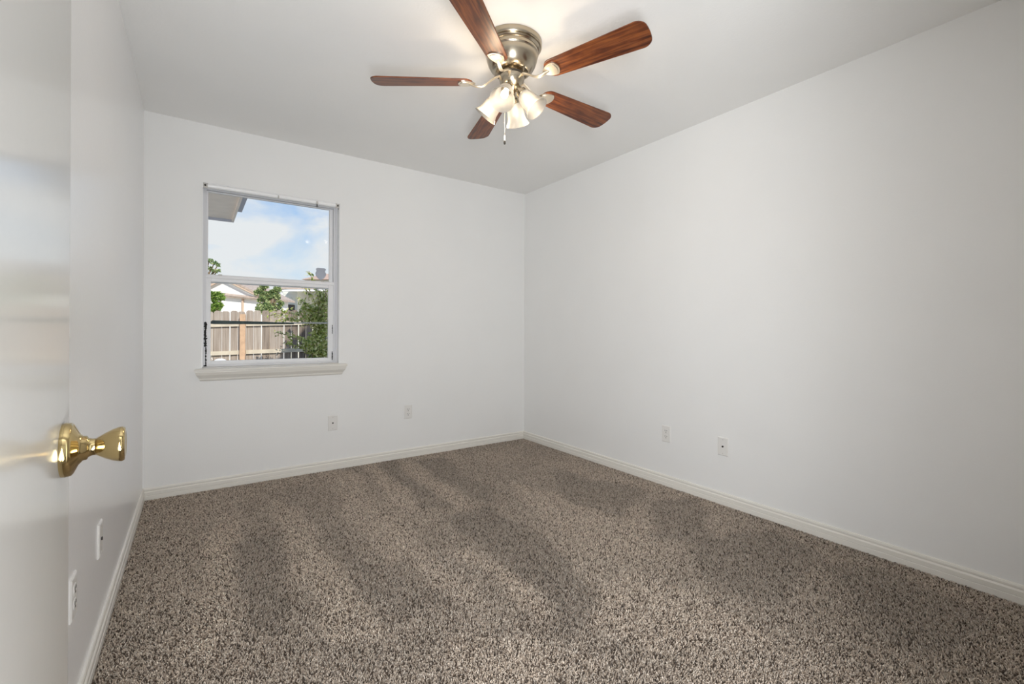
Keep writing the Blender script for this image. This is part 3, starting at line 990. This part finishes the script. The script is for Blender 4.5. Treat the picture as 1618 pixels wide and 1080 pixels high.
# fence
fa, fb = at(338, 491, 9.6), at(515, 489.5, 10.4)
fdir = Vector((fb.x - fa.x, fb.y - fa.y, 0)); fl = fdir.length; fdir.normalize()
frot = math.atan2(fdir.y, fdir.x)
fence = empty('picket_fence', (fa.x, fa.y, GZ), frot, 'weathered grey cedar picket fence with dog-eared tops beyond the window', 'fence')
slope = (fb.z - fa.z) / fl
pw = 0.138
fr_ = random.Random(5)
i = 0
xx = -4.30
while xx < fl + 1.0:
    top = (fa.z - GZ) + slope * xx + fr_.uniform(-0.015, 0.012)
    wv = pw * fr_.uniform(0.95, 1.02)
    bm = bmesh.new()
    ear = 0.028
    ol = [(0, 0.03), (wv, 0.03), (wv, top - ear), (wv - ear, top), (ear, top), (0, top - ear)]
    tl = fr_.uniform(-0.004, 0.004)
    prism(bm, [(px_ + tl * py_, py_) for px_, py_ in ol], 0.0, 0.016, Matrix(((1, 0, 0, xx), (0, 0, 1, fr_.uniform(0, 0.003)), (0, 1, 0, 0), (0, 0, 0, 1))))
    finish('picket', bm, M_picket, fence)
    xx += pw + fr_.uniform(0.006, 0.014)
for zr_, hh in ((1.150 - GZ, 0.085), (0.545 - GZ, 0.085), (0.0 - GZ, 0.085)):
    bm = bmesh.new()
    prism(bm, [(-4.30, zr_ - hh / 2 - slope * 4.30), (fl + 1.0, zr_ - hh / 2 + slope * (fl + 1) + 0.03), (fl + 1.0, zr_ + hh / 2 + slope * (fl + 1) + 0.03), (-4.30, zr_ + hh / 2 - slope * 4.30)],
          -0.040, 0.0, Matrix(((1, 0, 0, 0), (0, 0, 1, 0), (0, 1, 0, 0), (0, 0, 0, 1))))
    finish('rail', bm, M_rail, fence)
for xp in (-1.9, 0.50, 2.9):
    bm = bmesh.new(); box(bm, xp, xp + 0.10, -0.135, -0.041, 0.0, 1.40 - GZ); finish('post', bm, M_post, fence)


# foliage
def leaf_mesh(name, mat, centers, size, parent, up=0.3):
    n = len(centers)
    c = np.asarray(centers, np.float32)
    d = rng.normal(size=(n, 3)); d[:, 2] += up; d /= np.linalg.norm(d, axis=1)[:, None]
    q = rng.normal(size=(n, 3)); s = np.cross(d, q); s /= np.linalg.norm(s, axis=1)[:, None]
    nn = np.cross(d, s)
    L = (size * rng.uniform(0.6, 1.3, n))[:, None]
    V = np.stack([c - d * L * 0.5, c + s * L * 0.24 + nn * L * 0.05, c + d * L * 0.5, c - s * L * 0.24 + nn * L * 0.05], 1).reshape(-1, 3)
    me = bpy.data.meshes.new(name)
    me.from_pydata(V.tolist(), [], (np.arange(n)[:, None] * 4 + np.arange(4)).tolist())
    me.materials.append(mat)
    o = bpy.data.objects.new(name, me); COL.objects.link(o)
    if parent: o.parent = parent
    return o


def blob(n, c, r, shell=0.35):
    d = rng.normal(size=(n, 3)); d /= np.linalg.norm(d, axis=1)[:, None]
    return np.asarray(c) + d * (np.asarray(r) * rng.uniform(shell, 1.0, n)[:, None])


def scatter(cx, cy, rx, ry, n, cnt, seed):
    """many small leaf clumps filling an oval crown"""
    r_ = random.Random(seed)
    out = []
    for _ in range(n):
        a_, d_ = r_.uniform(0, 2 * PI), math.sqrt(r_.random())
        out.append((cx + rx * d_ * math.cos(a_), cy + ry * d_ * math.sin(a_), r_.uniform(2.5, 6), r_.uniform(2.5, 5), cnt))
    return out


def tree(name, px, depth, label, cat, mat, blobs, leaf, trunk_r=0.07, lean=0.0):
    """blobs: (px, py, radius_px_x, radius_px_y, count) about the same distance"""
    base = at(px, 520, depth)
    t = empty(name, (base.x, base.y, GZ), label=label, cat=cat)
    pts, tops = [], []
    for bx_, by_, rx, ry, cnt in blobs:
        c = at(bx_, by_, depth) - Vector((base.x, base.y, GZ))
        k = depth / F_PX
        pts.append(blob(cnt, (c.x, c.y, c.z), (rx * k, rx * k, ry * k)))
        tops.append(c)
    crown = leaf_mesh('crown', mat, np.concatenate(pts), leaf, t)
    bm = bmesh.new()
    hh = min(p.z for p in tops) * 0.8
    sweep(bm, [(0, 0, 0), (0.02, 0.01, hh * 0.5), (0, 0, hh)], [trunk_r, trunk_r * 0.8, trunk_r * 0.6], 8)
    for p in tops:
        sweep(bm, [(0, 0, hh * 0.9), tuple(Vector((0, 0, hh)).lerp(p, 0.5) + Vector((0, 0, 0.05))), tuple(p)], [trunk_r * 0.5, trunk_r * 0.3, trunk_r * 0.12], 6)
    finish('trunk', bm, M_twig, t)
    return t


tree('leafy_tree', 424, 15.5, 'dark green tree beyond the fence, between the two neighbouring houses', 'tree', M_leaf_dark,
     scatter(424, 474, 23, 24, 46, 95, 3) + [(426, 488, 18, 12, 900), (414, 460, 4, 10, 120), (436, 458, 5, 10, 140)], 0.085)
tree('leafy_bush', 338, 13.0, 'bright green bush behind the left end of the fence, in front of the white house', 'bush', M_leaf_bright,
     scatter(335, 478, 19, 19, 30, 80, 4) + [(330, 488, 18, 12, 500)], 0.085, 0.04)
tree('tall_tree', 318, 14.5, 'green leafy branch tips showing at the left edge of the upper pane', 'tree', M_leaf_dark,
     [(331, 411, 6, 3, 70), (339, 415, 5, 3, 50), (345, 418, 3, 3, 20), (332, 424, 5, 3, 50), (340, 428, 7, 3, 60), (346, 426, 2, 2, 14), (310, 420, 18, 20, 500)], 0.095, 0.09)

# shrub climbing over the right part of the fence: dense mass plus thin arching shoots
SD = 9.05
sb = at(503, 520, SD)
shrub = empty('flowering_shrub', (sb.x, sb.y, GZ), label='loose yellow-green shrub spilling over the right part of the fence', cat='shrub')
org = Vector((sb.x, sb.y, GZ))
pts = []
kpx = SD / F_PX
for bx_, by_, rx, ry, cnt in ((503, 545, 21, 26, 1500), (507, 512, 13, 24, 900), (497, 500, 18, 16, 500), (510, 478, 9, 20, 420), (488, 487, 16, 10, 260), (503, 580, 24, 20, 700), (490, 545, 14, 14, 400)):
    c = at(bx_, by_, SD) - org
    pts.append(blob(cnt, tuple(c), (rx * kpx, rx * kpx * 0.9, ry * kpx), 0.2))
bm = bmesh.new()
shoots = [[(500, 520), (478, 498), (458, 494), (440, 495), (424, 499)], [(500, 515), (470, 505), (450, 503), (436, 508)], [(505, 500), (494, 470), (484, 458), (478, 452)],
          [(508, 500), (505, 465), (500, 450)], [(495, 540), (470, 535), (452, 528), (435, 525)], [(500, 510), (480, 478), (468, 470)], [(512, 500), (515, 465), (514, 452)],
          [(495, 545), (468, 548), (452, 540)], [(505, 480), (497, 448), (491, 436), (488, 428)]]
for sh_ in shoots:
    P = [at(x, y, SD - 0.1 + 0.1 * random.random()) - org for x, y in sh_]
    sweep(bm, [tuple(p) for p in P], [0.012] + [0.006] * (len(P) - 1), 5)
    for p, q in zip(P, P[1:]):
        m_ = max(10, int((q - p).length / kpx * 1.6))
        tt = rng.uniform(0, 1, m_)[:, None]
        pts.append(np.asarray(p) * (1 - tt) + np.asarray(q) * tt + rng.normal(size=(m_, 3)) * 2.6 * kpx)
for k in range(5):
    sweep(bm, [(0.05 * (k - 2), 0, 0), (0.08 * (k - 2), 0.02, 0.5), (0.12 * (k - 2), 0, 1.1)], [0.02, 0.014, 0.008], 6)
leaf_mesh('foliage', M_leaf_shrub, np.concatenate(pts), 0.075, shrub)
finish('stems', bm, M_twig, shrub)


# neighbouring houses, each in a frame turned to the fence line: x along, y away, z up
def house_frame(px, depth):
    b = at(px, 520, depth)
    return b, math.atan2(-math.sin(YAW), math.cos(YAW))


def wall_pts(depth, base, rot, pxs):
    """photo outline points -> local (x, z) on the frame plane"""
    out = []
    for x, y in pxs:
        p = at(x, y, depth)
        d_ = p - base
        out.append((d_.x * math.cos(rot) + d_.y * math.sin(rot), p.z - GZ))
    return out


XZ = Matrix(((1, 0, 0, 0), (0, 0, 1, 0), (0, 1, 0, 0), (0, 0, 0, 1)))     # outline (x, z), extruded along y

D1 = 18.0
b1, r1 = house_frame(345, D1)
h1 = empty('neighbor_house', (b1.x, b1.y, GZ), r1, 'white gabled house with tan trim behind the left part of the fence', 'house')
wp = lambda pts: wall_pts(D1, b1, r1, pts)
bm = bmesh.new()
o_ = wp([(300, 468), (356, 441), (416, 470)])
zb_ = 0.0
prism(bm, [(o_[0][0], 0.0), (o_[2][0], 0.0), o_[2], o_[1], o_[0]], 0.0, 2.0, XZ)
finish('wall', bm, M_house_white, h1)
bm = bmesh.new()                                       # roof slabs overhanging the gable
q = wp([(286, 474.5), (356, 440), (424, 473), (356, 436.5)])
prism(bm, [q[0], q[1], q[2], (q[2][0], q[2][1] + 0.08), q[3], (q[0][0], q[0][1] + 0.08)], -0.10, 2.2, XZ)
finish('roof', bm, M_shingle, h1)
bm = bmesh.new()                                       # tan barge board on the gable edge
q = wp([(290, 475), (356, 442.5), (409, 468.5), (409, 466.3), (356, 440.3), (290, 472.5)])
prism(bm, q, -0.14, -0.10, XZ)
finish('barge_board', bm, M_house_tan, h1)
bm = bmesh.new()                                       # skirt roof and fascia across the wall
q = wp([(330, 463.5), (424, 473.5), (424, 475), (330, 466.5)])
prism(bm, q, -0.15, 0.0, XZ)
finish('fascia', bm, M_house_tan, h1)
bm = bmesh.new()
q0 = wp([(330, 460), (405, 468.5)]); q1 = wp([(330, 463.4), (424, 473.2)])
vv = [bm.verts.new(p) for p in ((q0[0][0], -0.01, q0[0][1]), (q0[1][0], -0.01, q0[1][1]), (q1[1][0], -0.18, q1[1][1]), (q1[0][0], -0.18, q1[0][1]),
                                (q0[0][0], -0.01, q0[0][1] - 0.06), (q0[1][0], -0.01, q0[1][1] - 0.06), (q1[1][0], -0.15, q1[1][1] - 0.06), (q1[0][0], -0.15, q1[0][1] - 0.06))]
for f in ((0, 1, 2, 3), (7, 6, 5, 4), (0, 4, 5, 1), (1, 5, 6, 2), (2, 6, 7, 3), (3, 7, 4, 0)):
    bm.faces.new([vv[i] for i in f])
finish('skirt_roof', bm, M_shingle, h1)
bm = bmesh.new()
q = wp([(383, 470), (385.4, 470)])
box(bm, q[0][0], q[1][0], -0.06, 0.0, 0.05, q[0][1])
finish('downspout', bm, M_house_tan, h1)

D2 = 23.5
b2, r2 = house_frame(448, D2)
h2 = empty('neighbor_house', (b2.x, b2.y, GZ), r2, 'grey-beige sided house with white patio cover behind the shrub', 'house')
wp = lambda pts: wall_pts(D2, b2, r2, pts)
bm = bmesh.new()
q = wp([(448, 456), (470, 456), (535, 456)])
box(bm, q[0][0], q[1][0], 0.0, 3.0, 0.0, q[0][1])
zw = q[0][1]
zz = 0.25
while zz < zw:                                          # lap siding
    box(bm, q[0][0] - 0.01, q[1][0] + 0.01, -0.018, 0.0, zz, zz + 0.10)
    zz += 0.16
box(bm, q[1][0], q[2][0], 1.2, 3.0, 0.0, zw)
finish('wall', bm, M_siding, h2)
bm = bmesh.new()                                       # low hip roof
e = wp([(439.5, 454.6), (545, 454.6), (461, 448), (535, 448)])
ze, zt = e[0][1], e[2][1]
lo = [bm.verts.new(p) for p in ((e[0][0], -0.12, ze), (e[1][0], -0.12, ze), (e[1][0], 3.2, ze), (e[0][0], 3.2, ze))]
lo2 = [bm.verts.new(p) for p in ((e[0][0], -0.12, ze - 0.07), (e[1][0], -0.12, ze - 0.07), (e[1][0], 3.2, ze - 0.07), (e[0][0], 3.2, ze - 0.07))]
hi = [bm.verts.new(p) for p in ((e[2][0], 1.0, zt + 0.05), (e[3][0], 1.0, zt + 0.05), (e[3][0], 2.4, zt + 0.05), (e[2][0], 2.4, zt + 0.05))]
for i in range(4):
    j = (i + 1) % 4
    bm.faces.new((lo[i], lo[j], hi[j], hi[i])); bm.faces.new((lo2[i], lo2[j], lo[j], lo[i]))
bm.faces.new(hi); bm.faces.new(lo2[::-1])
finish('roof', bm, M_shingle, h2)
bm = bmesh.new()                                       # sloping white patio cover
a0 = wp([(466, 454.5), (499, 454.5), (454.5, 460.5), (520, 460.5)])
vv = []
for dz in (0.0, -0.06):
    vv += [bm.verts.new(p) for p in ((a0[0][0], 1.0, a0[0][1] + dz + 0.05), (a0[1][0] + 0.6, 1.0, a0[1][1] + dz + 0.05), (a0[3][0], -0.9, a0[3][1] + dz), (a0[2][0], -0.9, a0[2][1] + dz))]
for f in ((0, 1, 2, 3), (7, 6, 5, 4), (0, 4, 5, 1), (1, 5, 6, 2), (2, 6, 7, 3), (3, 7, 4, 0)):
    bm.faces.new([vv[i] for i in f])
finish('patio_cover', bm, M_awning, h2)
bm = bmesh.new()
q = wp([(457.6, 461), (459.2, 461)])
box(bm, q[0][0], q[1][0], -0.85, -0.80, 0.0, q[0][1])
finish('patio_post', bm, M_awning, h2)
bm = bmesh.new()
q = wp([(460.5, 482), (471, 492)])
box(bm, q[0][0], q[1][0], -0.75, -0.35, q[1][1] - 0.7, q[0][1])
finish('grill_cover', bm, M_black, h2)

D3 = 31.0
b3, r3 = house_frame(500, D3)
h3 = empty('neighbor_house', (b3.x, b3.y, GZ), r3, 'house with a reddish tan roof top just above the window meeting rail', 'house')
wp = lambda pts: wall_pts(D3, b3, r3, pts)
bm = bmesh.new()
e = wp([(476, 441), (560, 441), (488, 432), (548, 432)])
lo = [bm.verts.new(p) for p in ((e[0][0], 0, e[0][1]), (e[1][0], 0, e[1][1]), (e[1][0], 6, e[1][1]), (e[0][0], 6, e[0][1]))]
hi = [bm.verts.new(p) for p in ((e[2][0], 2.5, e[2][1] + 0.3), (e[3][0], 2.5, e[3][1] + 0.3))]
bm.faces.new(lo[::-1])
bm.faces.new((lo[0], lo[1], hi[1], hi[0])); bm.faces.new((lo[2], lo[3], hi[0], hi[1]))
bm.faces.new((lo[1], lo[2], hi[1])); bm.faces.new((lo[3], lo[0], hi[0]))
finish('roof', bm, M_shingle_red, h3)
bm = bmesh.new(); box(bm, e[0][0] + 0.4, e[1][0] - 0.4, 0.4, 5.6, 0.0, e[0][1] - 0.01)
finish('wall', bm, M_siding, h3)

# white dome-topped globe on a stand near the foot of the fence
gl_ = at(348, 575, 8.6)
gd = empty('garden_globe', (gl_.x, gl_.y, GZ), label='white round globe top showing at the lower left corner of the window', cat='garden globe')
bm = bmesh.new()
rr = 0.125
hz = gl_.z - GZ + 0.01
lathe(bm, [(rr * math.sin(PI * k / 12), hz - rr * math.cos(PI * k / 12) * 0.8) for k in range(1, 12)], 24, None, True, True)
gb = finish('globe', bm, M_white_ball, gd, smooth=True, angle=60)
bm = bmesh.new(); lathe(bm, [(0.05, 0.0), (0.03, 0.05), (0.025, hz - rr * 0.75)], 14, None, True, True)
finish('stand', bm, M_white_ball, gd, smooth=True)

# this house's unseen gable, shaped to shade the lower right of the fence
def on_fence(px, py):
    a_, b_ = at(px, py, 1.0), Vector((0, 0, CAM_Z))
    n_ = Vector((-fdir.y, fdir.x, 0))
    t_ = (Vector((fa.x, fa.y, 0)) - b_).dot(n_) / (a_ - b_).dot(n_)
    return b_ + (a_ - b_) * t_


pa, pb = on_fence(440, 565), on_fence(483, 517)
YG = YB + WT
A_ = pa + TO_SUN * ((pa.y - YG) / -TO_SUN.y)
B_ = pb + TO_SUN * ((pb.y - YG) / -TO_SUN.y)
dAB = B_ - A_
E0 = A_ - dAB * ((A_.z - H - 0.16) / dAB.z)
E1 = A_ + dAB * 1.25
print('gable', A_, B_, E0, E1)
bm = bmesh.new()
prism(bm, [(E0.x, E0.z), (E1.x * 2 - E0.x, E0.z), (E1.x, E1.z)], YF - 0.1, YG, XZ)
finish('wall_gable', bm, M_siding, kind='structure')
